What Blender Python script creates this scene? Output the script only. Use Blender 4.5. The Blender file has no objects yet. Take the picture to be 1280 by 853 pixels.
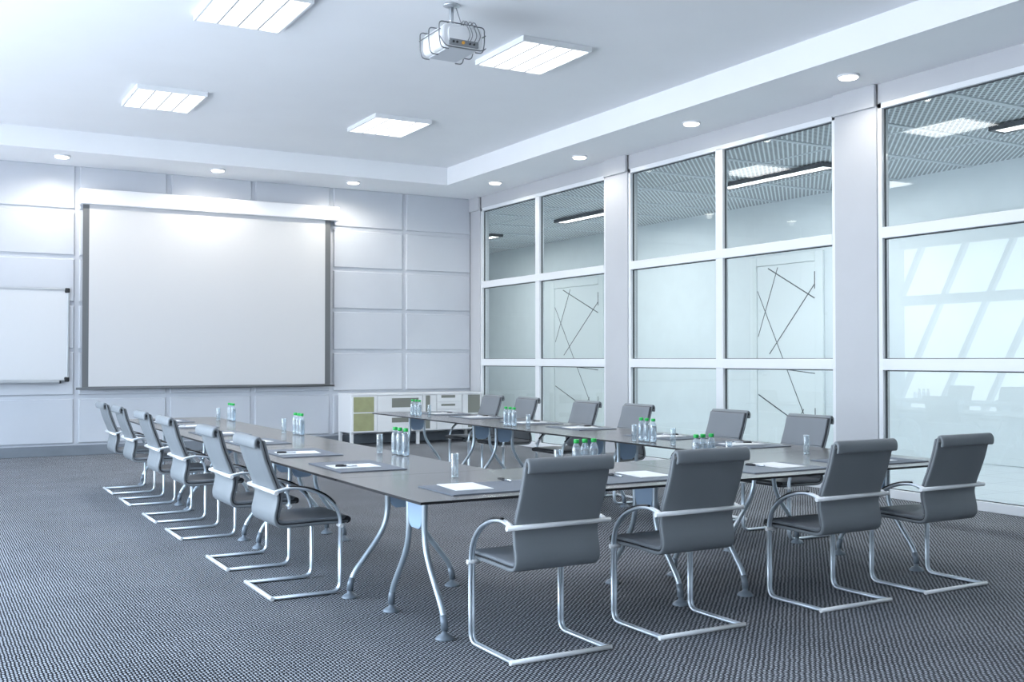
import bpy, bmesh, math, random
from mathutils import Vector, Matrix
random.seed(7)
SC = bpy.context.scene
COL = SC.collection
PI = math.pi

# ------------------------------------------------------------------ materials
def new_mat(name):
    m = bpy.data.materials.new(name)
    m.use_nodes = True
    nt = m.node_tree
    b = nt.nodes.get('Principled BSDF')
    return m, nt, b

def pmat(name, col, rough=0.5, metal=0.0, spec=0.5, coat=0.0, trans=0.0, ior=1.45,
         bump=0.0, bscale=40.0, var=0.0, vscale=3.0, emit=None, estr=0.0, alpha=1.0):
    m, nt, b = new_mat(name)
    b.inputs['Base Color'].default_value = (*col, 1)
    b.inputs['Roughness'].default_value = rough
    b.inputs['Metallic'].default_value = metal
    b.inputs['Specular IOR Level'].default_value = spec
    b.inputs['Coat Weight'].default_value = coat
    b.inputs['Transmission Weight'].default_value = trans
    b.inputs['IOR'].default_value = ior
    if emit:
        b.inputs['Emission Color'].default_value = (*emit, 1)
        b.inputs['Emission Strength'].default_value = estr
    tc = nt.nodes.new('ShaderNodeTexCoord')
    if bump > 0:
        n = nt.nodes.new('ShaderNodeTexNoise')
        n.inputs['Scale'].default_value = bscale
        n.inputs['Detail'].default_value = 4
        nt.links.new(tc.outputs['Object'], n.inputs['Vector'])
        bp = nt.nodes.new('ShaderNodeBump')
        bp.inputs['Strength'].default_value = bump
        bp.inputs['Distance'].default_value = 0.01
        nt.links.new(n.outputs['Fac'], bp.inputs['Height'])
        nt.links.new(bp.outputs['Normal'], b.inputs['Normal'])
    if var > 0:
        n = nt.nodes.new('ShaderNodeTexNoise')
        n.inputs['Scale'].default_value = vscale
        n.inputs['Detail'].default_value = 5
        nt.links.new(tc.outputs['Object'], n.inputs['Vector'])
        r = nt.nodes.new('ShaderNodeValToRGB')
        r.color_ramp.elements[0].position = 0.3
        r.color_ramp.elements[1].position = 0.7
        r.color_ramp.elements[0].color = (*[c * (1 - var) for c in col], 1)
        r.color_ramp.elements[1].color = (*[min(1, c * (1 + var)) for c in col], 1)
        nt.links.new(n.outputs['Fac'], r.inputs['Fac'])
        nt.links.new(r.outputs['Color'], b.inputs['Base Color'])
    return m

class NX:
    """tiny expression helper for math nodes"""
    def __init__(s, nt): s.nt = nt
    def op(s, o, a, b=None, c=None):
        n = s.nt.nodes.new('ShaderNodeMath'); n.operation = o
        for i, v in enumerate((a, b, c)):
            if v is None: continue
            if isinstance(v, (int, float)): n.inputs[i].default_value = v
            else: s.nt.links.new(v, n.inputs[i])
        return n.outputs[0]

def carpet_mat():
    m, nt, b = new_mat('woven_carpet')
    x = NX(nt)
    tc = nt.nodes.new('ShaderNodeTexCoord')
    # slight wobble of the rows
    nz = nt.nodes.new('ShaderNodeTexNoise'); nz.inputs['Scale'].default_value = 14; nz.inputs['Detail'].default_value = 2
    nt.links.new(tc.outputs['Object'], nz.inputs['Vector'])
    sp = nt.nodes.new('ShaderNodeSeparateXYZ'); nt.links.new(tc.outputs['Object'], sp.inputs[0])
    nsp = nt.nodes.new('ShaderNodeSeparateColor'); nt.links.new(nz.outputs['Color'], nsp.inputs[0])
    wob = x.op('MULTIPLY', x.op('SUBTRACT', nsp.outputs[0], 0.5), 0.014); wob2 = x.op('MULTIPLY', x.op('SUBTRACT', nsp.outputs[1], 0.5), 0.018)
    X = x.op('ADD', sp.outputs[0], wob); Y = x.op('ADD', sp.outputs[1], wob2)
    p = 0.0165
    cx = x.op('COSINE', x.op('MULTIPLY', X, PI / p)); cy = x.op('COSINE', x.op('MULTIPLY', Y, PI / p))
    dots = x.op('MAXIMUM', x.op('MULTIPLY', cx, cy), 0.0)
    rib = x.op('ADD', x.op('MULTIPLY', x.op('COSINE', x.op('MULTIPLY', X, 2 * PI / p)), 0.5), 0.5)
    f = x.op('ADD', x.op('MULTIPLY', dots, 0.85), x.op('MULTIPLY', rib, 0.42))
    n2 = nt.nodes.new('ShaderNodeTexNoise'); n2.inputs['Scale'].default_value = 75; n2.inputs['Detail'].default_value = 3
    nt.links.new(tc.outputs['Object'], n2.inputs['Vector'])
    f = x.op('MULTIPLY', f, x.op('ADD', x.op('MULTIPLY', n2.outputs['Fac'], 1.7), 0.12))
    n3 = nt.nodes.new('ShaderNodeTexNoise'); n3.inputs['Scale'].default_value = 1.6; n3.inputs['Detail'].default_value = 6
    nt.links.new(tc.outputs['Object'], n3.inputs['Vector'])
    f = x.op('MULTIPLY', f, x.op('ADD', x.op('MULTIPLY', n3.outputs['Fac'], 0.5), 0.75))
    r = nt.nodes.new('ShaderNodeValToRGB')
    e = r.color_ramp.elements
    e[0].position = 0.16; e[0].color = (0.010, 0.011, 0.014, 1)
    e[1].position = 0.80; e[1].color = (0.52, 0.55, 0.605, 1)
    nt.links.new(f, r.inputs['Fac'])
    nt.links.new(r.outputs['Color'], b.inputs['Base Color'])
    b.inputs['Roughness'].default_value = 0.95
    b.inputs['Specular IOR Level'].default_value = 0.1
    bp = nt.nodes.new('ShaderNodeBump'); bp.inputs['Strength'].default_value = 0.5; bp.inputs['Distance'].default_value = 0.006
    nt.links.new(f, bp.inputs['Height']); nt.links.new(bp.outputs['Normal'], b.inputs['Normal'])
    return m

def mesh_ceiling_mat():
    m, nt, b = new_mat('expanded_metal_ceiling')
    x = NX(nt)
    tc = nt.nodes.new('ShaderNodeTexCoord')
    sp = nt.nodes.new('ShaderNodeSeparateXYZ'); nt.links.new(tc.outputs['Object'], sp.inputs[0])
    p = 0.042
    a = x.op('COSINE', x.op('MULTIPLY', sp.outputs[0], PI / p)); c = x.op('COSINE', x.op('MULTIPLY', sp.outputs[1], PI / p))
    f = x.op('ABSOLUTE', x.op('ADD', a, c))
    f = x.op('MULTIPLY', f, 0.5)
    r = nt.nodes.new('ShaderNodeValToRGB')
    e = r.color_ramp.elements
    e[0].position = 0.32; e[0].color = (0.80, 0.84, 0.86, 1)
    e[1].position = 0.48; e[1].color = (0.13, 0.15, 0.165, 1)
    nt.links.new(f, r.inputs['Fac'])
    nt.links.new(r.outputs['Color'], b.inputs['Base Color'])
    b.inputs['Roughness'].default_value = 0.6
    return m

def tile_mat():
    m, nt, b = new_mat('polished_floor_tile')
    tc = nt.nodes.new('ShaderNodeTexCoord')
    br = nt.nodes.new('ShaderNodeTexBrick')
    br.offset = 0.0
    br.inputs['Color1'].default_value = (0.62, 0.67, 0.71, 1)
    br.inputs['Color2'].default_value = (0.58, 0.63, 0.68, 1)
    br.inputs['Mortar'].default_value = (0.40, 0.44, 0.48, 1)
    br.inputs['Scale'].default_value = 1.0
    br.inputs['Mortar Size'].default_value = 0.008
    br.inputs['Brick Width'].default_value = 0.6
    br.inputs['Row Height'].default_value = 0.6
    nt.links.new(tc.outputs['Object'], br.inputs['Vector'])
    nt.links.new(br.outputs['Color'], b.inputs['Base Color'])
    b.inputs['Roughness'].default_value = 0.28
    return m

def pane_mat():
    m = bpy.data.materials.new('partition_glass'); m.use_nodes = True
    nt = m.node_tree; nt.nodes.clear()
    out = nt.nodes.new('ShaderNodeOutputMaterial')
    tr = nt.nodes.new('ShaderNodeBsdfTransparent'); tr.inputs[0].default_value = (0.87, 0.915, 0.92, 1)
    gl = nt.nodes.new('ShaderNodeBsdfGlossy'); gl.inputs['Color'].default_value = (0.92, 0.97, 1, 1); gl.inputs['Roughness'].default_value = 0.006
    x = NX(nt)
    ge = nt.nodes.new('ShaderNodeNewGeometry')
    dt = nt.nodes.new('ShaderNodeVectorMath'); dt.operation = 'DOT_PRODUCT'
    nt.links.new(ge.outputs['Incoming'], dt.inputs[0]); nt.links.new(ge.outputs['Normal'], dt.inputs[1])
    c = x.op('SUBTRACT', 1.0, x.op('ABSOLUTE', dt.outputs['Value']))
    fr = x.op('ADD', x.op('MULTIPLY', x.op('POWER', c, 5.0), 0.86), 0.055)
    mx = nt.nodes.new('ShaderNodeMixShader')
    nt.links.new(fr, mx.inputs[0]); nt.links.new(tr.outputs[0], mx.inputs[1]); nt.links.new(gl.outputs[0], mx.inputs[2])
    nt.links.new(mx.outputs[0], out.inputs[0])
    return m

def clear_mat(name, tint, ior, mixf, milk=0.0):
    """thin clear plastic / glass: mostly see-through, fresnel gloss, a little refraction"""
    m = bpy.data.materials.new(name); m.use_nodes = True
    nt = m.node_tree; nt.nodes.clear()
    out = nt.nodes.new('ShaderNodeOutputMaterial')
    tr = nt.nodes.new('ShaderNodeBsdfTransparent'); tr.inputs[0].default_value = (*tint, 1)
    gl = nt.nodes.new('ShaderNodeBsdfGlossy'); gl.inputs['Roughness'].default_value = 0.03
    lw = nt.nodes.new('ShaderNodeLayerWeight'); lw.inputs['Blend'].default_value = mixf
    x = NX(nt)
    f = x.op('MINIMUM', x.op('ADD', lw.outputs['Facing'], 0.05), 1.0)
    mx = nt.nodes.new('ShaderNodeMixShader')
    nt.links.new(f, mx.inputs[0]); nt.links.new(tr.outputs[0], mx.inputs[1]); nt.links.new(gl.outputs[0], mx.inputs[2])
    df = nt.nodes.new('ShaderNodeBsdfDiffuse'); df.inputs['Color'].default_value = (0.80, 0.88, 0.96, 1)
    m2 = nt.nodes.new('ShaderNodeMixShader'); m2.inputs[0].default_value = milk
    nt.links.new(mx.outputs[0], m2.inputs[1]); nt.links.new(df.outputs[0], m2.inputs[2])
    nt.links.new(m2.outputs[0], out.inputs[0])
    return m

M = {}
M['wall'] = pmat('white_wall_panel', (0.565, 0.595, 0.65), 0.34, bump=0.06, bscale=6, var=0.02, vscale=1.5)
M['plaster'] = pmat('white_plaster', (0.53, 0.545, 0.575), 0.6, bump=0.05, bscale=30, var=0.015)
M['ceil'] = pmat('ceiling_paint', (0.88, 0.90, 0.93), 0.7, var=0.015, vscale=1)
M['frame'] = pmat('white_lacquer_frame', (0.80, 0.825, 0.855), 0.3, coat=0.2)
M['gasket'] = pmat('dark_glazing_gasket', (0.05, 0.06, 0.07), 0.5)
M['carpet'] = carpet_mat()
M['tile'] = tile_mat()
M['mesh'] = mesh_ceiling_mat()
M['strip'] = pmat('ceiling_grid_strip', (0.60, 0.64, 0.67), 0.5)
M['pane'] = pane_mat()
M['cwall'] = pmat('corridor_wall_paint', (0.70, 0.745, 0.765), 0.5, var=0.02)
M['door'] = pmat('white_door_lacquer', (0.74, 0.78, 0.79), 0.35, coat=0.2)
M['inlay'] = pmat('dark_inlay', (0.06, 0.07, 0.08), 0.4)
M['skirt'] = pmat('grey_skirting', (0.19, 0.215, 0.25), 0.45, var=0.1, vscale=4)
M['leather'] = pmat('grey_leather', (0.190, 0.208, 0.225), 0.45, spec=0.5, bump=0.08, bscale=260)
M['pad'] = pmat('grey_leather_pad', (0.165, 0.180, 0.200), 0.45, spec=0.5, bump=0.08, bscale=260)
M['black'] = pmat('black_rubber', (0.02, 0.022, 0.026), 0.4)
M['chrome'] = pmat('satin_steel_tube', (0.60, 0.66, 0.72), 0.34, metal=0.65)
M['whitemetal'] = pmat('white_bar_enamel', (0.90, 0.91, 0.92), 0.25, metal=0.1, coat=0.3)
M['top'] = pmat('table_laminate', (0.150, 0.143, 0.138), 0.20, spec=0.65, var=0.04, vscale=8)
M['edge'] = pmat('black_table_edge', (0.012, 0.012, 0.014), 0.3)
M['tleg'] = pmat('silver_leg_paint', (0.50, 0.57, 0.63), 0.3, metal=0.55)
M['plate'] = pmat('pale_blue_bracket', (0.40, 0.54, 0.72), 0.35, metal=0.25)
M['foot'] = pmat('grey_foot_plastic', (0.20, 0.235, 0.275), 0.4, metal=0.2)
M['blotter'] = pmat('grey_desk_pad', (0.125, 0.150, 0.19), 0.5, bump=0.05, bscale=200)
M['paper'] = pmat('white_paper', (0.86, 0.87, 0.88), 0.7, bump=0.02, bscale=60)
M['penblack'] = pmat('black_pen_plastic', (0.02, 0.02, 0.024), 0.3)
M['pensilver'] = pmat('silver_pen_metal', (0.62, 0.66, 0.70), 0.25, metal=0.7)
M['green'] = pmat('green_cap_plastic', (0.015, 0.42, 0.075), 0.35)
M['bottle'] = clear_mat('clear_bottle_plastic', (0.88, 0.94, 0.98), 1.4, 0.30, 0.17)
M['water'] = pmat('clear_water', (0.90, 0.96, 1.0), 0.0, trans=1.0, ior=1.33)
M['glass'] = clear_mat('clear_tumbler_glass', (0.93, 0.97, 0.99), 1.45, 0.22, 0.045)
M['glassbase'] = pmat('thick_glass_base', (0.93, 0.97, 1.0), 0.02, trans=1.0, ior=1.48)
M['screen'] = pmat('projection_fabric', (0.60, 0.61, 0.63), 0.75)
M['screenborder'] = pmat('grey_screen_border', (0.13, 0.14, 0.15), 0.6)
M['case'] = pmat('white_screen_case', (0.86, 0.87, 0.90), 0.3, coat=0.2)
M['wboard'] = pmat('whiteboard_enamel', (0.66, 0.68, 0.71), 0.22, coat=0.3)
M['alu'] = pmat('brushed_aluminium', (0.58, 0.61, 0.64), 0.35, metal=0.8)
M['cab'] = pmat('white_cabinet_lacquer', (0.82, 0.83, 0.85), 0.3, coat=0.2)
M['olive'] = pmat('olive_frosted_glass', (0.36, 0.37, 0.20), 0.25, coat=0.5, var=0.10, vscale=7)
M['taupe'] = pmat('taupe_glass_inset', (0.22, 0.225, 0.20), 0.25, coat=0.4)
M['proj'] = pmat('projector_shell', (0.80, 0.82, 0.84), 0.35, coat=0.1)
M['projbase'] = pmat('projector_base', (0.56, 0.59, 0.63), 0.45)
M['projgrey'] = pmat('projector_port_panel', (0.25, 0.27, 0.29), 0.5)
M['wire'] = pmat('dark_steel_wire', (0.20, 0.21, 0.23), 0.3, metal=0.8)
M['cable'] = pmat('grey_cable', (0.24, 0.25, 0.27), 0.5)
M['yellow'] = pmat('orange_socket', (0.85, 0.42, 0.06), 0.4)
M['lamp'] = pmat('panel_diffuser', (1, 1, 1), 0.4, emit=(1.0, 0.99, 0.97), estr=1.5)
M['clamp_lin'] = pmat('linear_diffuser', (1, 1, 1), 0.4, emit=(1.0, 1.0, 0.99), estr=1.6)
M['spotlens'] = pmat('downlight_lens', (1, 1, 1), 0.4, emit=(1.0, 0.93, 0.80), estr=5.0)
M['lightframe'] = pmat('light_frame', (0.80, 0.82, 0.84), 0.35)
M['louvre'] = pmat('light_louvre', (0.42, 0.44, 0.47), 0.35)
M['darkmetal'] = pmat('dark_light_housing', (0.045, 0.05, 0.058), 0.4)
M['mull'] = pmat('window_mullion', (0.60, 0.66, 0.72), 0.45)

# ------------------------------------------------------------------ mesh builder
class MB:
    def __init__(s): s.bm = bmesh.new()
    def box(s, a, b, mi=0):
        x0, y0, z0 = a; x1, y1, z1 = b
        v = [s.bm.verts.new(p) for p in ((x0,y0,z0),(x1,y0,z0),(x1,y1,z0),(x0,y1,z0),(x0,y0,z1),(x1,y0,z1),(x1,y1,z1),(x0,y1,z1))]
        for f in ((3,2,1,0),(4,5,6,7),(0,1,5,4),(1,2,6,5),(2,3,7,6),(3,0,4,7)):
            fc = s.bm.faces.new([v[i] for i in f]); fc.material_index = mi
        return s
    def panel(s, x0, x1, z0, z1, yw, d, bev, mi=0):
        """wall panel standing d proud of the plane y=yw, chamfered rim (faces -y)"""
        o = [(x0, z0), (x1, z0), (x1, z1), (x0, z1)]
        i = [(x0 + bev, z0 + bev), (x1 - bev, z0 + bev), (x1 - bev, z1 - bev), (x0 + bev, z1 - bev)]
        A = [s.bm.verts.new((p[0], yw, p[1])) for p in o]
        Bq = [s.bm.verts.new((p[0], yw - d * 0.6, p[1])) for p in o]
        C = [s.bm.verts.new((p[0], yw - d, p[1])) for p in i]
        for k in range(4):
            j = (k + 1) % 4
            s.bm.faces.new((A[k], A[j], Bq[j], Bq[k])); s.bm.faces.new((Bq[k], Bq[j], C[j], C[k]))
        s.bm.faces.new(C)
        return s
    def quad(s, pts, mi=0):
        f = s.bm.faces.new([s.bm.verts.new(p) for p in pts]); f.material_index = mi
        return s
    def tube(s, pts, r, n=12, mi=0, squash=None, closed=False):
        P = [Vector(p) for p in pts]
        rings = []; up = None
        N = len(P)
        for i, p in enumerate(P):
            if closed: t = P[(i + 1) % N] - P[(i - 1) % N]
            elif i == 0: t = P[1] - P[0]
            elif i == N - 1: t = P[-1] - P[-2]
            else: t = (P[i + 1] - p).normalized() + (p - P[i - 1]).normalized()
            t.normalize()
            if up is None:
                up = Vector((0, 0, 1)) if abs(t.z) < 0.9 else Vector((0, 1, 0))
            u = (up - t * up.dot(t)).normalized(); w = t.cross(u); up = u
            rr = r[i] if isinstance(r, (list, tuple)) else r
            ring = []
            for k in range(n):
                a = 2 * PI * k / n
                ring.append(s.bm.verts.new(p + u * (math.cos(a) * rr) + w * (math.sin(a) * rr)))
            rings.append(ring)
        M_ = N if closed else N - 1
        for i in range(M_):
            A = rings[i]; Bq = rings[(i + 1) % N]
            for k in range(n):
                f = s.bm.faces.new((A[k], A[(k + 1) % n], Bq[(k + 1) % n], Bq[k])); f.smooth = True; f.material_index = mi
        if not closed:
            f = s.bm.faces.new(rings[0][::-1]); f.material_index = mi
            f = s.bm.faces.new(rings[-1]); f.material_index = mi
        return s
    def lathe(s, prof, c=(0, 0, 0), n=20, mi=0, closed=True):
        rings = []
        for (r, z) in prof:
            rings.append([s.bm.verts.new((c[0] + r * math.cos(2 * PI * k / n), c[1] + r * math.sin(2 * PI * k / n), c[2] + z)) for k in range(n)])
        for A, Bq in zip(rings[:-1], rings[1:]):
            for k in range(n):
                f = s.bm.faces.new((A[k], A[(k + 1) % n], Bq[(k + 1) % n], Bq[k])); f.smooth = True; f.material_index = mi
        if closed:
            f = s.bm.faces.new(rings[0][::-1]); f.material_index = mi
            f = s.bm.faces.new(rings[-1]); f.material_index = mi
        return s
    def sheet(s, curve, thick, w, rnd=0.010, mi=0, crown=0.0):
        """thick sheet: (y,z) curve swept across x from -w to w with rounded side edges"""
        C = [Vector((0, p[0], p[1])) for p in curve]
        N = len(C); nor = []
        for i in range(N):
            t = (C[min(i + 1, N - 1)] - C[max(i - 1, 0)]).normalized()
            nor.append(Vector((0, -t.z, t.y)))
        xs = [(-w, 0.35), (-w + rnd * 0.3, 0.75), (-w + rnd, 1.0), (-w * 0.5, 1.0), (0, 1.0), (w * 0.5, 1.0), (w - rnd, 1.0), (w - rnd * 0.3, 0.75), (w, 0.35)]
        rings = []
        for (x, k) in xs:
            ring = []
            def th(i):
                t = thick[i] if isinstance(thick, (list, tuple)) else thick
                e = min(i, N - 1 - i)
                return t * (0.55 if e == 0 else 0.9 if e == 1 else 1.0)
            for i in range(N): ring.append(C[i] + nor[i] * (th(i) * 0.5 * k))
            for i in range(N - 1, -1, -1): ring.append(C[i] - nor[i] * (th(i) * 0.5 * k))
            rings.append([s.bm.verts.new((x, p.y, p.z)) for p in ring])
        L = len(rings[0])
        for A, Bq in zip(rings[:-1], rings[1:]):
            for k in range(L):
                f = s.bm.faces.new((A[k], A[(k + 1) % L], Bq[(k + 1) % L], Bq[k])); f.smooth = True; f.material_index = mi
        for R_, fl in ((rings[0], True), (rings[-1], False)):
            for i in range(N - 1):
                q = [R_[i], R_[i + 1], R_[L - 2 - i], R_[L - 1 - i]]
                f = s.bm.faces.new(q); f.material_index = mi
        return s
    def prism(s, poly, z0, z1, axis='z', mi=0):
        def mk(p, h):
            return {'z': (p[0], p[1], h), 'x': (h, p[0], p[1]), 'y': (p[0], h, p[1])}[axis]
        A = [s.bm.verts.new(mk(p, z0)) for p in poly]; Bq = [s.bm.verts.new(mk(p, z1)) for p in poly]
        n = len(poly)
        for k in range(n):
            f = s.bm.faces.new((A[k], A[(k + 1) % n], Bq[(k + 1) % n], Bq[k])); f.material_index = mi
        f = s.bm.faces.new(A[::-1]); f.material_index = mi
        f = s.bm.faces.new(Bq); f.material_index = mi
        return s
    def build(s, name, mats, parent=None, bevel=0.0, seg=2, label=None, loc=None):
        bmesh.ops.recalc_face_normals(s.bm, faces=s.bm.faces[:])
        me = bpy.data.meshes.new(name)
        s.bm.to_mesh(me); s.bm.free()
        for m in (mats if isinstance(mats, (list, tuple)) else [mats]): me.materials.append(m)
        o = bpy.data.objects.new(name, me); COL.objects.link(o)
        if parent: o.parent = parent
        if loc: o.location = loc
        if bevel > 0:
            b = o.modifiers.new('bevel', 'BEVEL'); b.width = bevel; b.segments = seg; b.limit_method = 'ANGLE'; b.angle_limit = math.radians(40)
        if label: o['label'] = label
        return o

def tag(o, label, cat, group=None, kind=None):
    if label: o['label'] = label
    if cat: o['category'] = cat
    if group: o['group'] = group
    if kind: o['kind'] = kind
    return o
def thing(name, label, cat, loc=(0, 0, 0), rz=0.0, group=None):
    o = bpy.data.objects.new(name, None); COL.objects.link(o)
    o.empty_display_size = 0.1
    o.location = loc; o.rotation_euler = (0, 0, rz)
    return tag(o, label, cat, group)
def struct(o):
    o['kind'] = 'structure'; return o
def dup(root, loc, rz, label, group=None):
    r = root.copy(); COL.objects.link(r); r.location = loc; r.rotation_euler = (0, 0, rz); r['label'] = label
    if group: r['group'] = group
    for ch in list(root.children):
        c = ch.copy(); COL.objects.link(c); c.parent = r
        for g in list(ch.children):
            d = g.copy(); COL.objects.link(d); d.parent = c
    return r
def crom(pts, per=6):
    P = [Vector(p) for p in pts]; out = []
    P = [P[0] * 2 - P[1]] + P + [P[-1] * 2 - P[-2]]
    for i in range(1, len(P) - 2):
        a, b, c, d = P[i - 1], P[i], P[i + 1], P[i + 2]
        for k in range(per):
            t = k / per
            out.append(0.5 * ((2 * b) + (c - a) * t + (2 * a - 5 * b + 4 * c - d) * t * t + (3 * b - a - 3 * c + d) * t ** 3))
    out.append(P[-2]); return out
def fillet(pts, r, n=6):
    """round the inner corners of a polyline"""
    P = [Vector(p) for p in pts]; out = [P[0]]
    for i in range(1, len(P) - 1):
        a = (P[i - 1] - P[i]).normalized(); b = (P[i + 1] - P[i]).normalized()
        d = min(r, (P[i - 1] - P[i]).length * 0.49, (P[i + 1] - P[i]).length * 0.49)
        s, e = P[i] + a * d, P[i] + b * d
        for k in range(n + 1):
            t = k / n
            out.append(s * (1 - t) ** 2 + P[i] * 2 * t * (1 - t) + e * t * t)
    out.append(P[-1]); return out

# ------------------------------------------------------------------ room constants
YB = 16.73          # back wall plane
XR = 8.70           # right wall plane
XL = -2.30          # left wall plane
YF = -2.20          # wall behind the camera
ZS = 4.27           # soffit height
ZC = 4.556          # raised ceiling
XC = 12.70          # far corridor wall
ZK = 4.08           # corridor ceiling
YE = 25.5           # corridor end

# floor
struct(MB().box((XL - 0.2, YF - 0.2, -0.10), (XR + 0.02, YB + 0.15, 0.0)).build('floor', M['carpet']))
struct(MB().box((XR + 0.02, YF, -0.10), (XC + 0.2, YE, -0.004)).build('floor_corridor', M['tile']))

# ceiling: raised field with soffit bands along back and right
m = MB()
m.box((XL - 0.2, YF - 0.2, ZC), (7.64, 15.53, ZC + 0.25))
m.box((XL - 0.2, 15.53, ZS), (XR + 0.2, YB + 0.15, ZC + 0.25))
m.box((7.64, YF - 0.2, ZS), (XR + 0.2, 15.53, ZC + 0.25))
struct(m.build('ceiling', M['ceil']))
# bright fascia faces of the soffit
m = MB()
m.box((XL, 15.522, ZS), (7.632, 15.534, ZC)); m.box((7.632, YF, ZS), (7.644, 15.534, ZC))
struct(m.build('trim_1', M['ceil']))

# back wall with raised panels
m = MB()
m.box((XL - 0.2, YB, 0.0), (XR + 0.16, YB + 0.15, ZS))
gx = [8.64 + 0.03, 7.395, 6.08, 4.765, 3.45, 2.135, 0.82, -0.495, -1.81, XL - 0.2]
gz = [0.15, 0.862, 1.548, 2.236, 2.922, 3.606, ZS + 0.002]
for i in range(len(gx) - 1):
    for k in range(len(gz) - 1):
        x1 = gx[i] - 0.035 if i else gx[i]; x0 = gx[i + 1] + 0.035
        m.panel(x0, x1, gz[k] + 0.03, gz[k + 1] - 0.03 if k < 5 else gz[k + 1], YB, 0.030, 0.012)
struct(m.build('wall_back', M['wall']))
struct(MB().box((XL, YB - 0.035, 0.0), (XR, YB, 0.15)).build('baseboard_back', M['skirt'], bevel=0.006))

# right wall : columns, caps, lintel; glazed bays between
bays = [(12.51, 16.35), (8.17, 11.97), (3.79, 7.60), (-0.59, 3.22)]
cols = [(16.35, YB), (11.97, 12.51), (7.60, 8.17), (3.22, 3.79), (YF, -0.59)]
m = MB()
for a, b in cols:
    m.box((XR - 0.02, a, 0.0), (XR + 0.16, b, ZS))
    m.box((XR - 0.055, a - (0.0 if a == YF else 0.0), 4.035), (XR + 0.1, b + (0.0 if b == YB else 0.0), ZS))
m.box((XR, YF, 4.07), (XR + 0.16, YB, ZS + 0.2))
struct(m.build('wall_right', M['plaster'], bevel=0.004))
for n, (a, b) in enumerate(bays):
    mid = (a + b) / 2
    m = MB()
    x0, x1 = XR - 0.005, XR + 0.085
    m.box((x0, a, 0.0), (x1, a + 0.055, 4.07)); m.box((x0, b - 0.055, 0.0), (x1, b, 4.07))
    m.box((x0, mid - 0.065, 0.05), (x1, mid + 0.065, 4.03))
    m.box((x0, a, 4.01), (x1, b, 4.07)); m.box((x0, a, 0.0), (x1, b, 0.09))
    m.box((x0 - 0.004, a + 0.05, 1.305), (x1, b - 0.05, 1.422)); m.box((x0 - 0.004, a + 0.05, 2.662), (x1, b - 0.05, 2.778))
    w = struct(m.build('window_%d' % (n + 1), M['frame'], bevel=0.006))
    g = MB(); q = MB()
    for (ya, yb) in ((a + 0.055, mid - 0.065), (mid + 0.065, b - 0.055)):
        for (za, zb) in ((0.09, 1.305), (1.422, 2.662), (2.778, 4.01)):
            xg = XR + 0.055
            g.quad([(xg, ya, za), (xg, yb, za), (xg, yb, zb), (xg, ya, zb)])
            t = 0.011
            q.box((xg - 0.022, ya, za), (xg - 0.004, ya + t, zb)); q.box((xg - 0.022, yb - t, za), (xg - 0.004, yb, zb))
            q.box((xg - 0.022, ya, za), (xg - 0.004, yb, za + t * 0.6)); q.box((xg - 0.022, ya, zb - t), (xg - 0.004, yb, zb))
    g.build('glass_panes', M['pane'], w)
    q.build('glazing_gasket', M['gasket'], w)

# corridor shell
struct(MB().box((XC, YF, 0.0), (XC + 0.15, YE, ZK + 0.2)).build('wall_corridor_far', M['cwall']))
struct(MB().box((XR + 0.02, YB + 0.16, 0.0), (XR + 0.16, YE, ZK + 0.2)).build('wall_corridor_near', M['cwall']))
m = MB(); m.box((XR + 0.0, YE, 0), (XC + 0.15, YE + 0.1, ZK + 0.2)); m.box((XR + 0.17, YF - 0.12, 0), (XC + 0.15, YF - 0.02, ZK + 0.2))
struct(m.build('wall_corridor_end', M['cwall']))
struct(MB().box((XR + 0.165, YF, ZK), (XC, YE, ZK + 0.1)).build('ceiling_corridor', M['mesh']))
m = MB()
k = 8.23 - 1.247 * 8
while k < YE:
    m.box((XR + 0.165, k - 0.04, ZK - 0.012), (XC, k + 0.04, ZK + 0.001)); k += 1.247
for xx in (10.05, 11.35): m.box((xx - 0.018, YF, ZK - 0.008), (xx + 0.018, YE, ZK + 0.001))
struct(m.build('trim_2', M['strip']))
struct(MB().box((XC - 0.02, YF, 0), (XC, YE, 0.10)).build('baseboard_corridor', M['cwall']))

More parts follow.
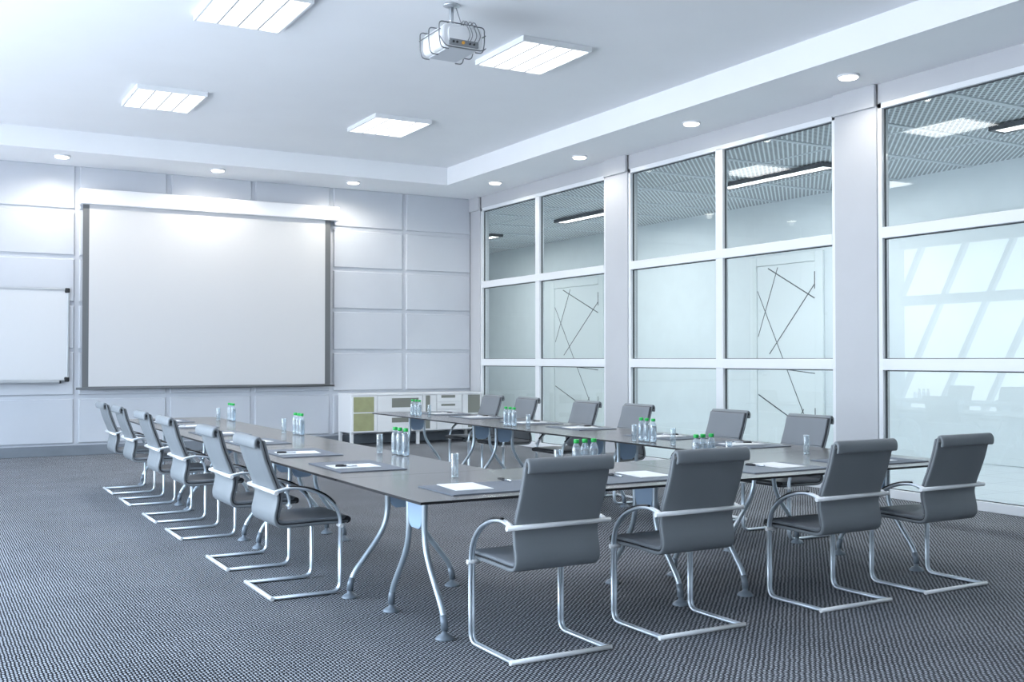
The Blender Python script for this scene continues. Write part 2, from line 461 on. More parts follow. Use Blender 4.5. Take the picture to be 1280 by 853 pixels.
# corridor doors with dark inlay lines
def corridor_door(n, y0, y1, ztop):
    m = MB(); x = XC
    m.box((x - 0.05, y0, 0.10 - 0.10), (x, y0 + 0.17, ztop)); m.box((x - 0.05, y1 - 0.17, 0), (x, y1, ztop)); m.box((x - 0.05, y0 + 0.17, ztop - 0.16), (x, y1 - 0.17, ztop))
    d = struct(m.build('door_%d' % n, M['door'], bevel=0.012))
    a, b, zt = y0 + 0.17, y1 - 0.17, ztop - 0.16
    lf = MB().box((x - 0.032, a + 0.006, 0.012), (x - 0.002, b - 0.006, zt - 0.006)).build('door_leaf', M['door'], d, bevel=0.004)
    W, Hh = b - a, zt
    # inlay lines: (u from far/left edge, v from floor) fractions; photo-left is larger y
    lines = [((0.20, 0.985), (0.985, 0.80), 0.018), ((0.02, 0.60), (0.37, 0.985), 0.012), ((0.01, 0.86), (0.84, 0.14), 0.012),
             ((0.22, 0.50), (0.985, 0.875), 0.015), ((0.02, 0.435), (0.985, 0.395), 0.014), ((0.02, 0.27), (0.62, 0.14), 0.016), ((0.55, 0.02), (0.80, 0.2), 0.012)]
    q = MB()
    for (u0, v0), (u1, v1), t in lines:
        p = Vector((b - u0 * W, v0 * Hh)); r = Vector((b - u1 * W, v1 * Hh)); dd = (r - p).normalized(); nn = Vector((-dd.y, dd.x)) * t * 0.5
        q.prism([tuple(p + nn), tuple(r + nn), tuple(r - nn), tuple(p - nn)], x - 0.036, x - 0.031, axis='x')
    q.build('inlay_lines', M['inlay'], d)
    h = MB(); yy = b - 0.08
    h.tube([(x - 0.03, yy, 1.28), (x - 0.085, yy, 1.28)], 0.02, 12); h.tube([(x - 0.085, yy + 0.01, 1.28), (x - 0.085, yy - 0.13, 1.28)], 0.016, 10)
    h.build('door_handle', M['darkmetal'], d)
    hg = MB()
    for zz in (zt - 0.45, 0.35): hg.tube([(x - 0.04, a + 0.004, zz), (x - 0.04, a + 0.004, zz + 0.28)], 0.012, 8)
    hg.build('hinges', M['darkmetal'], d)
corridor_door(1, 18.33, 20.43, 3.165)
corridor_door(2, 12.17, 13.86, 3.165)

# left wall: sill, head and leaning glazing bars, open to the sky
m = MB()
m.box((XL - 0.2, YF, 0.0), (XL, YB, 0.25)); m.box((XL - 0.2, YF, 3.95), (XL, YB, ZC)); m.box((XL - 0.2, YF, 0.25), (XL, YF + 1.5, 3.95))
struct(m.build('wall_left', M['plaster']))
m = MB()
def bar(y0, z0, y1, z1, w):
    d = Vector((y1 - y0, z1 - z0)).normalized(); nn = Vector((-d.y, d.x)) * w * 0.5
    m.prism([(y0 + nn.x, z0 + nn.y), (y1 + nn.x, z1 + nn.y), (y1 - nn.x, z1 - nn.y), (y0 - nn.x, z0 - nn.y)], XL - 0.16, XL - 0.04, axis='x')
y = -1.5
while y < YB + 2.2:
    z0, z1 = 0.25, 3.95; sh = 1.9
    ya, yb = y, y - sh
    bar(ya, z0, yb, z1, 0.10); y += 1.15
bar(YF + 1.4, 2.75, YB, 2.75, 0.22); 
struct(m.build('window_5', M['mull']))
struct(MB().box((XL - 0.2, YF - 0.2, 0.0), (XR + 0.16, YF, ZC)).build('wall_front', M['plaster']))

# ------------------------------------------------------------------ ceiling panel lights
def panel_light(label, cx, cy):
    t = thing('ceiling_light', label, 'ceiling light', (cx, cy, ZC), 0, 'square panel lights on the raised ceiling')
    w, d, h = 0.40, 0.50, 0.055
    m = MB()
    m.box((-w, -d, -h), (-w + 0.025, d, 0)); m.box((w - 0.025, -d, -h), (w, d, 0)); m.box((-w + 0.025, -d, -h), (w - 0.025, -d + 0.025, 0)); m.box((-w + 0.025, d - 0.025, -h), (w - 0.025, d, 0))
    m.box((-w + 0.02, -d + 0.02, -0.012), (w - 0.02, d - 0.02, -0.001))
    m.build('frame', M['lightframe'], t, bevel=0.003)
    s = (2 * w - 0.05) / 4
    for k in range(4):
        x0 = -w + 0.025 + k * s
        MB().box((x0 + 0.006, -d + 0.03, -0.045), (x0 + s - 0.006, d - 0.03, -0.03)).build('diffuser', M['lamp'], t)
    for k in range(1, 4):
        x0 = -w + 0.025 + k * s
        MB().box((x0 - 0.009, -d + 0.025, -0.051), (x0 + 0.009, d - 0.025, -0.02)).build('divider', M['louvre'], t)
panel_light('bright square ceiling panel light, cut by the top edge of the photo', 2.62, 9.25)
panel_light('bright square ceiling panel light, leftmost, toward the projection screen', 2.62, 13.0)
panel_light('bright square ceiling panel light, far one near the inner soffit corner', 5.53, 13.0)
panel_light('bright square ceiling panel light just right of the projector', 5.53, 9.27)

# downlights
DL = [(1.83, 15.92, 'over the wall above the screen\'s left end'), (4.0, 15.93, 'above the middle of the projection screen'), (6.17, 15.96, 'above the screen\'s right end'),
      (8.16, 14.85, 'over the farthest glazed bay'), (8.15, 12.37, 'before the column between far and middle bay'), (8.15, 9.93, 'over the middle glazed bay'), (8.17, 7.50, 'by the nearest white column')]
for (x, y, w) in DL:
    t = thing('downlight', 'small round surface downlight on the soffit ' + w, 'downlight', (x, y, ZS), 0, 'round downlights along the soffit')
    MB().lathe([(0.108, 0.0), (0.112, -0.012), (0.108, -0.022), (0.094, -0.024), (0.092, -0.018)], n=28).build('ring', M['case'], t)
    MB().lathe([(0.093, -0.018), (0.088, -0.032), (0.045, -0.038), (0.0005, -0.039)], n=24).build('lens', M['spotlens'], t)
def lamp(name, kind, loc, energy, col=(1, 1, 1), **kw):
    L = bpy.data.lights.new(name, kind); L.energy = energy; L.color = col
    for k, v in kw.items(): setattr(L, k, v)
    o = bpy.data.objects.new(name, L); COL.objects.link(o); o.location = loc; return o
for (x, y, w) in DL:
    lamp('downlight_beam', 'SPOT', (x, y, ZS - 0.07), 38 if y > 15.5 else 14, (1, 0.93, 0.82), spot_size=math.radians(168), spot_blend=0.6, shadow_soft_size=0.05)

# corridor linear lights
for i, (y0, y1, w) in enumerate([(19.5, 21.68, 'seen at the far left of the glazing'), (14.85, 17.03, 'seen through the farthest glazed bay'), (10.2, 12.38, 'seen through the middle glazed bay'), (5.54, 7.71, 'seen through the nearest glazed bay')]):
    t = thing('linear_light', 'dark linear corridor ceiling light, ' + w, 'ceiling light', (10.77, (y0 + y1) / 2, ZK - 0.012), 0, 'linear lights along the corridor ceiling')
    l = (y1 - y0) / 2
    m = MB(); m.box((-0.14, -l, -0.06), (-0.105, l, 0)); m.box((0.105, -l, -0.06), (0.14, l, 0)); m.box((-0.105, -l, -0.06), (0.105, -l + 0.04, 0)); m.box((-0.105, l - 0.04, -0.06), (0.105, l, 0)); m.box((-0.12, -l + 0.02, -0.02), (0.12, l - 0.02, -0.001))
    m.build('housing', M['darkmetal'], t, bevel=0.004)
    MB().box((-0.103, -l + 0.042, -0.05), (0.103, l - 0.042, -0.03)).build('diffuser', M['clamp_lin'], t)

# ------------------------------------------------------------------ projector
PX, PY, PZ = 4.14, 8.34, ZC
pr = thing('projector', 'white projector in a wire cage hanging from the ceiling', 'projector', (PX, PY, PZ)); pr.scale = (1.17, 1.04, 1.20)
def rrect(w, h, r, n=5, cx=0, cz=0):
    out = []
    for (sx, sz, a0) in ((1, 1, 0), (-1, 1, PI / 2), (-1, -1, PI), (1, -1, 1.5 * PI)):
        for k in range(n + 1):
            a = a0 + PI / 2 * k / n
            out.append((cx + sx * (w - r) + r * math.cos(a), cz + sz * (h - r) + r * math.sin(a)))
    return out
m = MB(); m.lathe([(0.065, 0.0), (0.065, -0.012), (0.03, -0.016), (0.022, -0.02)], n=24); m.build('mount_plate', M['alu'], pr)
MB().tube([(0, 0, -0.012), (0, 0, -0.19)], 0.018, 14).build('mount_pole', M['alu'], pr)
BZ = -0.285; BH = 0.085
m = MB(); m.prism(rrect(0.165, BH, 0.05, cz=BZ), -0.215, 0.185, axis='y')
bd = m.build('body', M['proj'], pr, bevel=0.014, seg=3)
MB().box((-0.115, -0.205, BZ - 0.091), (0.115, 0.175, BZ - 0.083)).build('base_plate', M['projbase'], pr, bevel=0.003)
m = MB(); m.prism(rrect(0.125, 0.062, 0.04, cz=BZ + 0.005), -0.226, -0.21, axis='y'); m.build('rear_cover', M['proj'], pr, bevel=0.006)
MB().box((-0.115, -0.232, BZ - 0.072), (0.125, -0.212, BZ - 0.028)).build('port_panel', M['projgrey'], pr, bevel=0.003)
m = MB()
for xx in (-0.085, -0.055, 0.05, 0.085): m.tube([(xx, -0.231, BZ - 0.05), (xx, -0.238, BZ - 0.05)], 0.009, 10)
m.build('sockets', M['black'], pr)
MB().tube([(-0.005, -0.231, BZ - 0.05), (-0.005, -0.241, BZ - 0.05)], 0.012, 12).build('video_socket', M['yellow'], pr)
m = MB(); m.lathe([(0.058, 0.0), (0.058, 0.05), (0.046, 0.055), (0.042, 0.02)], n=24)
ln = m.build('lens', M['projgrey'], pr); ln.rotation_euler = (-PI / 2, 0, 0); ln.location = (-0.07, 0.18, BZ)
m = MB()
for s in (-1, 1):
    for yy in (-0.20, 0.0, 0.175):
        x1 = 0.17 * s
        m.tube(fillet([(0.10 * s, yy, BZ + 0.092), (0.188 * s, yy, BZ + 0.092), (0.188 * s, yy, BZ - 0.03), (0.172 * s, yy, BZ - 0.098), (0.11 * s, yy, BZ - 0.098)], 0.03), 0.0045, 8)
    m.tube([(0.188 * s, -0.22, BZ + 0.03), (0.188 * s, 0.19, BZ + 0.03)], 0.004, 8)
    m.tube([(0.11 * s, -0.21, BZ + 0.092), (0.11 * s, 0.18, BZ + 0.092)], 0.004, 8)
m.tube(fillet([(-0.188, -0.21, BZ - 0.02), (-0.15, -0.236, BZ - 0.09), (0.15, -0.236, BZ - 0.09), (0.195, -0.21, BZ - 0.06)], 0.03), 0.0045, 8)
m.tube([(-0.11, -0.20, BZ + 0.095), (0.12, -0.20, BZ + 0.095)], 0.0045, 8); m.tube([(-0.11, 0.16, BZ + 0.095), (0.11, 0.16, BZ + 0.095)], 0.0045, 8)
m.build('wire_cage', M['wire'], pr)
for i, xx in enumerate((0.03, 0.05, 0.085, 0.115)):
    c = crom([(0.02 + 0.02 * i, -0.12, BZ + 0.09), (xx - 0.02, -0.20, BZ + 0.118), (xx - 0.01, -0.245, BZ + 0.075), (xx + 0.012, -0.255, BZ + 0.01), (xx - 0.01, -0.245, BZ - 0.05)], 6)
    MB().tube(c, 0.0035, 8).build('cable', M['cable'], pr)
MB().tube(crom([(0.035, -0.01, -0.02), (0.055, -0.03, -0.10), (0.06, -0.08, -0.18), (0.03, -0.12, BZ + 0.09)], 6), 0.004, 8).build('cable', M['cable'], pr)

# ------------------------------------------------------------------ projection screen
sc = thing('hanging_projection_screen', 'large white pull-down projection screen with dark side borders on the panelled wall', 'projection screen', (4.1, YB - 0.0305, 0))
def sx(v): return v - 4.1
m = MB(); m.box((sx(2.15), -0.19, 3.70), (sx(6.15), -0.001, 3.93)); m.build('case', M['case'], sc, bevel=0.02, seg=3)
MB().box((sx(2.20), -0.105, 0.99), (sx(6.02), -0.097, 3.70)).build('border', M['screenborder'], sc)
MB().box((sx(2.288), -0.109, 1.012), (sx(5.925), -0.104, 3.70)).build('fabric', M['screen'], sc)
MB().tube([(sx(2.12), -0.10, 0.985), (sx(6.09), -0.10, 0.985)], 0.017, 12).build('bottom_bar', M['screenborder'], sc)

# whiteboard
wb = thing('whiteboard', 'white dry-erase board with aluminium frame and black corners left of the screen', 'whiteboard', (1.0, YB - 0.0305, 0))
a, b, z0, z1 = -0.95, 1.03, 1.095, 2.452
MB().box((a, -0.022, z0), (b, -0.004, z1)).build('board', M['wboard'], wb)
m = MB(); t = 0.028
m.box((a, -0.034, z0), (a + t, -0.002, z1)); m.box((b - t, -0.034, z0), (b, -0.002, z1)); m.box((a + t, -0.034, z0), (b - t, -0.002, z0 + t)); m.box((a + t, -0.034, z1 - t), (b - t, -0.002, z1))
m.build('frame', M['alu'], wb, bevel=0.004)
for xx in (a, b):
    for zz in (z0, z1):
        s = 1 if xx > 0 else -1; q = 1 if zz > 2 else -1
        MB().box((min(xx + 0.008 * s, xx - 0.062 * s), -0.041, min(zz + 0.008 * q, zz - 0.062 * q)), (max(xx + 0.008 * s, xx - 0.062 * s), -0.001, max(zz + 0.008 * q, zz - 0.062 * q))).build('corner_cap', M['black'], wb, bevel=0.015, seg=3)
m = MB(); m.box((a + 0.12, -0.10, z0 - 0.022), (b - 0.12, -0.002, z0 - 0.008)); m.box((a + 0.12, -0.104, z0 - 0.022), (b - 0.12, -0.096, z0 + 0.008))
tr = m.build('pen_tray', M['alu'], wb, bevel=0.003)
MB().box((b - 0.135, -0.108, z0 - 0.030), (b - 0.112, -0.002, z0 + 0.012)).build('tray_end_cap', M['black'], tr)

# ------------------------------------------------------------------ credenza
cx0, cx1, cy0, cy1, cz0, cz1 = 6.18, 8.56, 16.06, 16.655, 0.222, 0.853
cr = thing('credenza', 'long low white sideboard with olive and taupe glass insets below the back wall', 'sideboard', ((cx0 + cx1) / 2, (cy0 + cy1) / 2, 0))
OX, OY = (cx0 + cx1) / 2, (cy0 + cy1) / 2
def cbox(m, xa, xb, ya, yb, za, zb, mi=0): return m.box((xa - OX, ya - OY, za), (xb - OX, yb - OY, zb), mi)
m = MB()
cbox(m, cx0, cx1, cy0 + 0.02, cy1, cz0, cz1 - 0.03)
m.build('body', M['cab'], cr, bevel=0.005)
cbox(MB(), cx0 - 0.006, cx1 + 0.006, cy0 - 0.004, cy1 + 0.004, cz1 - 0.03, cz1).build('top', M['cab'], cr, bevel=0.006)
for (xx, yy) in ((cx0, cy0 + 0.02), (cx0, cy1 - 0.07), (cx1 - 0.05, cy0 + 0.02), (cx1 - 0.05, cy1 - 0.07), ((cx0 + cx1) / 2, cy0 + 0.06)):
    cbox(MB(), xx, xx + 0.05, yy, yy + 0.05, 0.0, cz0 + 0.01).build('leg', M['cab'], cr, bevel=0.003)
def front(name, xa, xb, za, zb, inset, mat, split=None):
    o = cbox(MB(), xa, xb, cy0, cy0 + 0.0225, za, zb).build(name, M['cab'], cr, bevel=0.003)
    for k, (ia, ib, ja, jb) in enumerate(inset):
        cbox(MB(), ia, ib, cy0 - 0.003, cy0 + 0.004, ja, jb).build('glass_inset', mat, o)
fz0, fz1 = cz0 + 0.008, cz1 - 0.036
front('door', 6.19, 6.63, fz0, fz1, [(6.222, 6.575, 0.556, 0.822 - 0.02), (6.222, 6.575, 0.252, 0.538)], M['olive'])
front('drawer', 6.64, 7.44, 0.55, fz1, [(6.89, 7.37, 0.622, 0.775)], M['taupe'])
front('drawer', 6.64, 7.44, fz0, 0.54, [(6.89, 7.37, 0.375, 0.455)], M['taupe'])
front('door', 7.45, 7.70, fz0, fz1, [(7.50, 7.58, 0.26, 0.82 - 0.01)], M['taupe'])
front('drawer', 7.71, 8.18, 0.70, fz1, [(7.79, 8.05, 0.765, 0.81)], M['taupe'])
front('drawer', 7.71, 8.18, 0.575, 0.69, [(7.79, 8.05, 0.628, 0.662)], M['taupe'])
front('drawer', 7.71, 8.18, fz0, 0.565, [(7.79, 8.05, 0.40, 0.44)], M['taupe'])
front('door', 8.19, 8.55, fz0, fz1, [(8.295, 8.525, 0.50, 0.82 - 0.01), (8.295, 8.525, 0.255, 0.48)], M['taupe'])

# ------------------------------------------------------------------ tables
ZT = 0.735
def make_table(L, W, inset=0.215):
    """long axis along local x; trestles 0.30 m from each end, legs splay along local y"""
    t = thing('conference_table', None, 'table')
    m = MB(); m.box((-L / 2 + 0.003, -W / 2, ZT - 0.013), (L / 2 - 0.003, W / 2, ZT))
    for i, f in enumerate(m.bm.faces): f.material_index = 0 if i == 1 else 1
    m.build('tabletop', [M['top'], M['edge']], t)
    for s in (-1, 1):
        x = s * (L / 2 - inset)
        poly = [(-0.105, 0.718), (0.105, 0.718), (0.105, 0.66), (0.085, 0.565), (0.07, 0.532), (0.045, 0.516), (-0.045, 0.516), (-0.07, 0.532), (-0.085, 0.565), (-0.105, 0.66)]
        m = MB(); m.prism(poly, x - 0.012, x + 0.012, axis='x')
        pl = m.build('bracket_plate', M['plate'], t, bevel=0.004)
        m = MB()
        for yy in (-0.05, 0.05): m.tube([(x - 0.016, yy, 0.695), (x + 0.016, yy, 0.695)], 0.009, 10)
        m.build('bolt', M['black'], pl)
        for q in (-1, 1):
            path = crom([(x, q * 0.103, 0.718), (x, q * 0.100, 0.60), (x, q * 0.100, 0.50), (x, q * 0.118, 0.42), (x, q * 0.162, 0.34), (x, q * 0.235, 0.245), (x, q * 0.305, 0.155), (x, q * 0.334, 0.09), (x, q * 0.340, 0.05)], 6)
            lg = MB().tube(path, 0.0165, 14).build('leg', M['tleg'], t)
            c = (x, q * 0.340, 0.0)
            m = MB(); m.tube([(x, q * 0.324, 0.118), (x, q * 0.336, 0.082), (x, q * 0.340, 0.045)], 0.0195, 14)
            m.lathe([(0.048, 0.0), (0.048, 0.006), (0.036, 0.020), (0.016, 0.030), (0.014, 0.05)], c=c, n=22)
            m.build('foot', M['foot'], lg)
    m = MB(); m.box((-L / 2 + 0.23, -0.03, 0.665), (L / 2 - 0.23, 0.03, 0.715)); m.build('under_beam', M['tleg'], t, bevel=0.004)
    return t
XM = 4.125
side = [(6.91, 'nearest to the camera'), (9.23, 'middle of its row'), (11.55, 'farthest, toward the screen')]
for X, sd, L, ins in ((2.625, 'left', 2.29, 0.20), (5.625, 'glazed-wall', 2.27, 0.26)):
    tl = None
    for k, (y, w) in enumerate(side):
        lab = 'dark grey table on curved silver legs, %s row, %s' % (sd, w)
        loc = (X, 5.752 + L * (k + 0.5), 0)
        if tl is None:
            tl = make_table(L, 1.01, ins); tl['label'] = lab; tl['group'] = 'tables of the two long rows'; tl.location = loc; tl.rotation_euler = (0, 0, PI / 2)
        else: dup(tl, loc, PI / 2, lab)
tf = make_table(2.005, 1.15, 0.245); tf['label'] = 'dark grey conference table across the front, left half with free near corner'; tf['group'] = 'tables of the front row'
tf.location = (2.12 + 1.0025, 5.175, 0)
dup(tf, (4.125 + 1.0025, 5.175, 0), 0, 'dark grey conference table across the front, right half by the glazing')

# ------------------------------------------------------------------ chairs
def make_chair():
    t = thing('conference_chair', None, 'chair', group='grey cantilever chairs round the tables')
    # shell outer line, local y forward
    outer = [(-0.085, 0.893), (-0.090, 0.914), (-0.088, 0.937), (-0.075, 0.9515), (-0.062, 0.945), (-0.054, 0.912), (-0.029, 0.82), (0.002, 0.735), (0.032, 0.66), (0.049, 0.60), (0.043, 0.545), (0.032, 0.495), (0.034, 0.455), (0.056, 0.430), (0.10, 0.4225), (0.20, 0.424), (0.32, 0.4265), (0.43, 0.4255), (0.485, 0.4285)]
    cv = [(p.x, p.y) for p in crom([(a, b, 0) for a, b in outer], 4)]
    MB().sheet(cv, 0.021, 0.238, 0.010).build('shell', M['leather'], t)
    MB().tube([(-0.2365, -0.0725, 0.928), (0.2365, -0.0725, 0.928)], 0.0095, 12).build('roll_core', M['black'], t)
    def off(lo, hi, d):
        seg = cv[lo:hi]; out = []
        for i, p in enumerate(seg):
            a = Vector(seg[max(i - 1, 0)]); b = Vector(seg[min(i + 1, len(seg) - 1)]); tt = (b - a).normalized(); nn = Vector((-tt.y, tt.x))
            out.append((p[0] + nn.x * d, p[1] + nn.y * d))
        return out
    # inner pads lie on the shell (left of travel direction = front/top side)
    i0 = 18; i1 = 47
    back = off(i0, i1, 0.0225)
    th = [0.021] * len(back)
    k = min(range(len(back)), key=lambda i: abs(back[i][1] - 0.715)); th[k] = 0.015
    MB().sheet(back, th, 0.229, 0.011).build('backrest', M['pad'], t)
    m = MB()
    for zz in (0.700, 0.722):
        i = min(range(1, len(back) - 1), key=lambda i: abs(back[i][1] - zz))
        j = i if back[i][1] > zz else i - 1
        k0 = (zz - back[j + 1][1]) / (back[j][1] - back[j + 1][1])
        yy = back[j + 1][0] + (back[j][0] - back[j + 1][0]) * k0
        m.tube([(-0.222, yy + 0.0095, zz), (0.222, yy + 0.0095, zz)], 0.0028, 8)
    m.build('stitched_seams', M['pad'], t)
    # dark seam lining between shell and pads
    MB().sheet(off(17, len(cv), 0.0112), 0.006, 0.2335, 0.002).build('seam_lining', M['black'], t)
    seat = off(i1 + 1, len(cv), 0.0235)
    MB().sheet(seat, 0.023, 0.231, 0.011).build('seat', M['pad'], t)
    m = MB(); m.tube([(-0.234, 0.484, 0.438), (0.234, 0.484, 0.438)], 0.0205, 14); m.build('seat_front_roll', M['black'], t)
    for s in (-1, 1):
        X = 0.262 * s
        m = MB()
        for dx in (-0.0085, 0.0085):
            m.tube(fillet([(X + dx, 0.004, 0.0125), (X + dx, 0.425, 0.0125), (X + dx, 0.425, 0.412)], 0.06, 8), 0.0095, 12)
        lg = m.build('leg', M['chrome'], t)
        m = MB(); m.tube([(0.222 * s, 0.425, 0.410), (0.288 * s, 0.425, 0.410)], 0.0125, 12); m.build('seat_clamp', M['whitemetal'], lg)
        arc = [(0.425, 0.41), (0.422, 0.455), (0.395, 0.525), (0.325, 0.592), (0.225, 0.636), (0.125, 0.652), (0.06, 0.645), (0.018, 0.632)]
        ap = [(p.x, p.y) for p in crom([(a, b, 0) for a, b in arc], 6)]
        m = MB()
        for dx in (-0.008, 0.008): m.tube([(X + dx, a, b) for a, b in ap], 0.0085, 10)
        am = m.build('armrest', M['chrome'], t)
        # black pad on the upper side of the arc
        pp = ap[13:32]; q = []
        for i, p in enumerate(pp):
            a = Vector(pp[max(i - 1, 0)]); b = Vector(pp[min(i + 1, len(pp) - 1)]); tt = (b - a).normalized(); nn = Vector((tt.y, -tt.x))
            q.append((X, p[0] + nn.x * 0.007, p[1] + nn.y * 0.007))
        MB().tube(q, 0.0105, 10).build('arm_pad', M['black'], am)
        m = MB(); m.tube([(X, 0.07, 0.6465), (X, 0.018, 0.632)], 0.0125, 12); m.build('arm_bracket', M['whitemetal'], am)
    MB().tube([(-0.284, 0.0, 0.0135), (0.284, 0.0, 0.0135)], 0.0125, 14).build('floor_bar', M['whitemetal'], t)
    MB().tube([(-0.292, 0.020, 0.631), (0.292, 0.020, 0.631)], 0.0125, 14).build('back_bar', M['whitemetal'], t)
    return t
ch = make_chair()
front_ch = [(2.705, 4.262, 'leftmost'), (3.575, 4.272, 'second from left'), (4.715, 4.290, 'third from left'), (5.600, 4.305, 'rightmost')]
for i, (x, y, w) in enumerate(front_ch):
    lab = 'grey cantilever chair at the front tables, back to the camera, ' + w
    if i == 0: ch.location = (x, y, 0); ch['label'] = lab
    else: dup(ch, (x, y, 0), 0, lab)
left_y = [6.365, 7.355, 8.745, 9.73, 10.96, 11.955]
ordn = ['nearest', 'second nearest', 'third nearest', 'fourth nearest', 'fifth nearest', 'farthest']
for y, w in zip(left_y, ordn):
    dup(ch, (1.855, y, 0), -PI / 2, 'grey cantilever chair along the left table row, %s of six' % w)
for y, w in zip([6.365, 7.34, 8.72, 9.66, 10.93, 11.8], ordn):
    dup(ch, (6.395, y, 0), PI / 2, 'grey cantilever chair along the glazed wall facing the room, %s of six' % w)

# ------------------------------------------------------------------ table top items
def make_pad():
    o = MB().box((-0.32, -0.215, 0), (0.32, 0.215, 0.006)).build('desk_pad', M['blotter'], bevel=0.0015); return tag(o, None, 'desk pad', 'grey desk pads before the chairs')
def make_paper():
    m = MB(); m.box((-0.105, -0.1485, 0), (0.105, 0.1485, 0.003)); o = m.build('paper_sheet', M['paper']); return tag(o, None, 'paper', 'white paper sheets on the desk pads')
def make_pen(flip):
    t = thing('pen', None, 'pen', group='pens at the seats')
    m = MB(); m.tube([(0, -0.07, 0.0065), (0, -0.064, 0.0065), (0, 0.0, 0.0065)], [0.002, 0.0055, 0.0055], 12); m.build('barrel', M['pensilver'], t)
    m = MB(); m.tube([(0, 0.0, 0.0065), (0, 0.066, 0.0065)], 0.0065, 12); m.tube([(0.0, 0.015, 0.0125), (0.0, 0.06, 0.0125)], 0.0022, 8); m.build('cap', M['penblack'], t)
    return t
def place(first, maker, loc, rz, label):
    if first is None:
        o = maker(); o.location = loc; o.rotation_euler = (0, 0, rz); o['label'] = label; return o
    dup(first, loc, rz, label); return first
pad = paper = pen = None
ordw = ['nearest', 'second', 'third', 'fourth', 'fifth', 'farthest']
seats = []
for x, y, w in zip((2.685, 3.57, 4.695, 5.59), (4.945, 4.955, 4.965, 4.97), ('leftmost chair', 'second chair from left', 'third chair from left', 'rightmost chair')):
    seats.append((x, y, 0.0, 'before the %s, front row' % w, 'f'))
for k, y in enumerate((6.335, 7.44, 8.62, 9.75, 10.93, 11.95)):
    seats.append((2.475, y, -PI / 2, 'on the left table row, %s seat from the camera' % ordw[k], 'l'))
for k, y in enumerate((6.42, 7.40, 8.76, 9.72, 10.95, 11.85)):
    seats.append((5.775, y, PI / 2, 'on the glazed-wall table row, %s seat from the camera' % ordw[k], 'r'))
penf = {0: (0.20, 0.21, 0.0), 1: (-0.03, 0.08, 0.15), 2: (-0.055, 0.16, 0.1), 3: (0.18, 0.05, 0.0)}
for i, (x, y, rz, w, sd) in enumerate(seats):
    jz = random.uniform(-0.03, 0.03)
    z = ZT
    pad = place(pad, make_pad, (x, y, z), rz + jz, 'flat grey desk pad ' + w)
    R = Matrix.Rotation(rz + jz, 3, 'Z')
    off_ = {'f': (-0.118, 0.06), 'l': (0.02, -0.03), 'r': (0.02, -0.01)}[sd]
    if sd == 'f': off_ = [(-0.118, 0.06), (0.19, 0.07), (0.125, 0.065), (0.05, 0.05)][i]
    p = Vector((x, y, 0)) + R @ Vector((off_[0], off_[1], 0))
    a = rz + jz + random.uniform(-0.12, 0.12)
    paper = place(paper, make_paper, (p.x, p.y, z + 0.006), a, 'white paper sheet ' + w)
    if sd == 'f':
        pf = [(0.20, 0.20, 0.05), (-0.02, 0.07, 0.1), (-0.03, 0.10, 0.3), (0.20, 0.1, 0.1)][i]
        pp = Vector((x, y, 0)) + R @ Vector((pf[0], pf[1], 0)); pz = z + 0.006
        if i in (2,): pz = z + 0.006
        pa = rz + pf[2]
    else:
        pp = p + R @ Vector((0.035, -0.075 + 0.02 * math.sin(i * 2.1), 0)); pz = z + 0.009; pa = (1.06 if sd == 'l' else 1.06 + PI) + 0.2 * math.sin(i * 1.7)
    if pen is None:
        pen = make_pen(0); pen.location = (pp.x, pp.y, pz); pen.rotation_euler = (0, 0, pa); pen['label'] = 'slim black and silver pen ' + w
    else: dup(pen, (pp.x, pp.y, pz), pa, 'slim black and silver pen ' + w)

def make_bottle():
    t = thing('water_bottle', None, 'bottle', group='water bottles in threes on the tables')
    MB().lathe([(0.019, 0.0), (0.0245, 0.003), (0.0272, 0.012), (0.0275, 0.03), (0.0262, 0.036), (0.0275, 0.043), (0.0262, 0.05), (0.0275, 0.058), (0.0275, 0.12), (0.0264, 0.138), (0.0215, 0.155), (0.0145, 0.168), (0.0125, 0.174), (0.0125, 0.184)], n=22).build('bottle_body', M['bottle'], t)
    MB().lathe([(0.0005, 0.006), (0.018, 0.0065), (0.0235, 0.012), (0.025, 0.03), (0.025, 0.115), (0.0235, 0.135), (0.0005, 0.136)], n=20).build('water', M['water'], t)
    MB().lathe([(0.0165, 0.174), (0.0175, 0.176), (0.0175, 0.194), (0.016, 0.197), (0.0005, 0.197)], n=18).build('cap', M['green'], t)
    return t
def make_glass():
    t = thing('water_glass', None, 'glass', group='straight clear tumblers on the tables')
    MB().lathe([(0.0005, 0.0), (0.0215, 0.0), (0.0225, 0.004), (0.0232, 0.136), (0.0224, 0.138), (0.0216, 0.136), (0.0206, 0.016), (0.0005, 0.015)], n=24, closed=False).build('tumbler', M['glass'], t)
    MB().lathe([(0.0005, 0.001), (0.0203, 0.001), (0.0203, 0.0145), (0.0005, 0.0145)], n=24).build('thick_base', M['glassbase'], t)
    return t
bt = None
trios = [((3.04, 6.93), (0, 0.088), 'on the nearest left-row table'), ((3.055, 9.24), (0, 0.085), 'on the middle left-row table'), ((3.09, 11.68), (0, 0.085), 'on the farthest left-row table'),
         ((5.295, 7.03), (0, 0.085), 'on the nearest glazed-side table'), ((5.315, 9.36), (0, 0.085), 'on the middle glazed-side table'), ((5.29, 11.60), (0, 0.10), 'on the farthest glazed-side table'),
         ((3.585, 5.39), (0.069, 0.006), 'behind the leftmost front chair\'s back'), ((4.49, 5.36), (0.070, 0.006), 'behind the second front chair\'s back')]
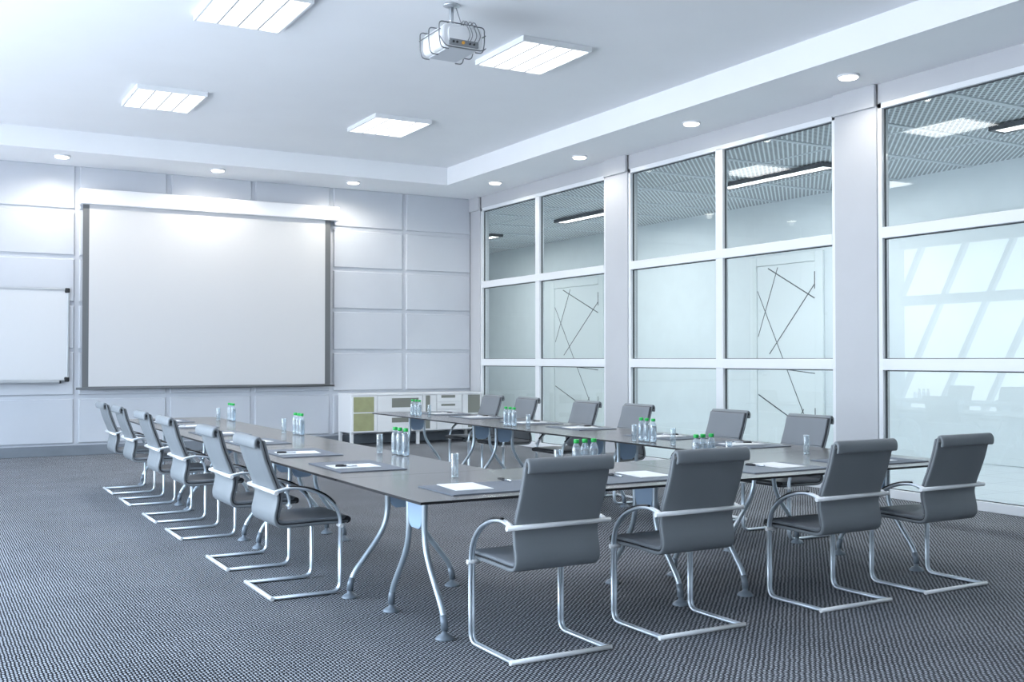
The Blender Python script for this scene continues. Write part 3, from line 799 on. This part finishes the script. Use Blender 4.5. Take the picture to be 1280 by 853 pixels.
for (c, d, w) in trios:
    for k, nm in ((-1, 'right' if d[0] == 0 else 'left'), (0, 'middle'), (1, 'left' if d[0] == 0 else 'right')):
        lab = 'green-capped water bottle, %s of the three %s' % (nm, w)
        loc = (c[0] + d[0] * k + random.uniform(-.006, .006), c[1] + d[1] * k, ZT)
        if bt is None: bt = make_bottle(); bt.location = loc; bt['label'] = lab
        else: dup(bt, loc, random.uniform(0, 6), lab)
gl = None
for (x, y, w) in [(2.98, 7.17, 'left of the bottles on the nearest left-row table'), (3.0, 9.50, 'left of the bottles on the middle left-row table'), (3.01, 11.92, 'left of the bottles on the farthest left-row table'),
                  (5.37, 11.40, 'right of the bottles on the farthest table by the glazing'), (5.30, 8.97, 'right of the bottles on the middle table by the glazing'), (5.265, 7.17, 'left of the bottles on the nearest table by the glazing'), (5.27, 6.66, 'right of the bottles on the nearest table by the glazing'),
                  (2.75, 5.49, 'on the left front table behind its desk pad'), (3.41, 5.42, 'left of the bottles behind the leftmost front chair'), (4.715, 5.37, 'right of the bottles behind the second front chair'), (5.62, 5.57, 'alone on the right front table beside the third front chair\'s back')]:
    lab = 'tall clear water glass ' + w
    if gl is None: gl = make_glass(); gl.location = (x, y, ZT); gl['label'] = lab
    else: dup(gl, (x, y, ZT), 0, lab)

# ------------------------------------------------------------------ light
W = bpy.data.worlds.new('sky'); SC.world = W; W.use_nodes = True
nt = W.node_tree; bg = nt.nodes['Background']
tc = nt.nodes.new('ShaderNodeTexCoord'); sp = nt.nodes.new('ShaderNodeSeparateXYZ'); nt.links.new(tc.outputs['Generated'], sp.inputs[0])
r = nt.nodes.new('ShaderNodeValToRGB'); e = r.color_ramp.elements
e[0].position = 0.46; e[0].color = (0.80, 0.86, 0.95, 1)
e[1].position = 0.52; e[1].color = (0.80, 0.92, 1.0, 1)
e2 = r.color_ramp.elements.new(0.75); e2.color = (0.52, 0.74, 1.0, 1)
x = NX(nt)
nt.links.new(x.op('ADD', x.op('MULTIPLY', sp.outputs[2], 0.5), 0.5), r.inputs['Fac'])
cl = nt.nodes.new('ShaderNodeTexNoise'); cl.inputs['Scale'].default_value = 3.5; cl.inputs['Detail'].default_value = 6
nt.links.new(tc.outputs['Generated'], cl.inputs['Vector'])
cr2 = nt.nodes.new('ShaderNodeValToRGB'); cr2.color_ramp.elements[0].position = 0.5; cr2.color_ramp.elements[1].position = 0.68
nt.links.new(cl.outputs['Fac'], cr2.inputs['Fac'])
mx = nt.nodes.new('ShaderNodeMix'); mx.data_type = 'RGBA'
nt.links.new(cr2.outputs['Color'], mx.inputs[0]); nt.links.new(r.outputs['Color'], mx.inputs[6]); mx.inputs[7].default_value = (0.95, 0.97, 1.0, 1)
nt.links.new(mx.outputs[2], bg.inputs['Color'])
bg.inputs['Strength'].default_value = 3.0
# daylight through the left glazing
o = lamp('daylight', 'AREA', (XL - 0.35, 8.0, 2.2), 900, (0.70, 0.84, 1.0), shape='RECTANGLE', size=16.0, size_y=3.6)
o.rotation_euler = (0, -PI / 2, 0)
for y0 in (20.6, 15.9, 11.3, 6.6, 2.0):
    o = lamp('corridor_light', 'AREA', (10.77, y0, ZK - 0.09), 46, (0.95, 1.0, 1.0), shape='RECTANGLE', size=0.2, size_y=1.9)
for (x_, y_) in ((2.62, 9.25), (2.62, 13.0), (5.53, 13.0), (5.53, 9.27), (2.62, 5.4), (5.53, 5.4)):
    lamp('panel_glow', 'AREA', (x_, y_, ZC - 0.07), 12, (1.0, 0.98, 0.95), shape='RECTANGLE', size=0.75, size_y=0.95)

# ------------------------------------------------------------------ camera
f_px = 1320.0
yaw = math.atan(753 / f_px); pit = math.atan(22.5 / f_px)
cam = bpy.data.cameras.new('camera'); co = bpy.data.objects.new('camera', cam); COL.objects.link(co)
cam.sensor_fit = 'HORIZONTAL'; cam.sensor_width = 36.0; cam.lens = 36.0 * f_px / 1280
cam.clip_start = 0.05; cam.clip_end = 200
co.location = (0, 0, 1.42)
co.rotation_euler = (PI / 2 + pit, 0, -yaw)
SC.camera = co
SC.view_settings.view_transform = 'Standard'
SC.view_settings.look = 'None'
SC.view_settings.exposure = 0.80
SC.cycles.caustics_reflective = False; SC.cycles.caustics_refractive = False
SC.cycles.transparent_max_bounces = 24
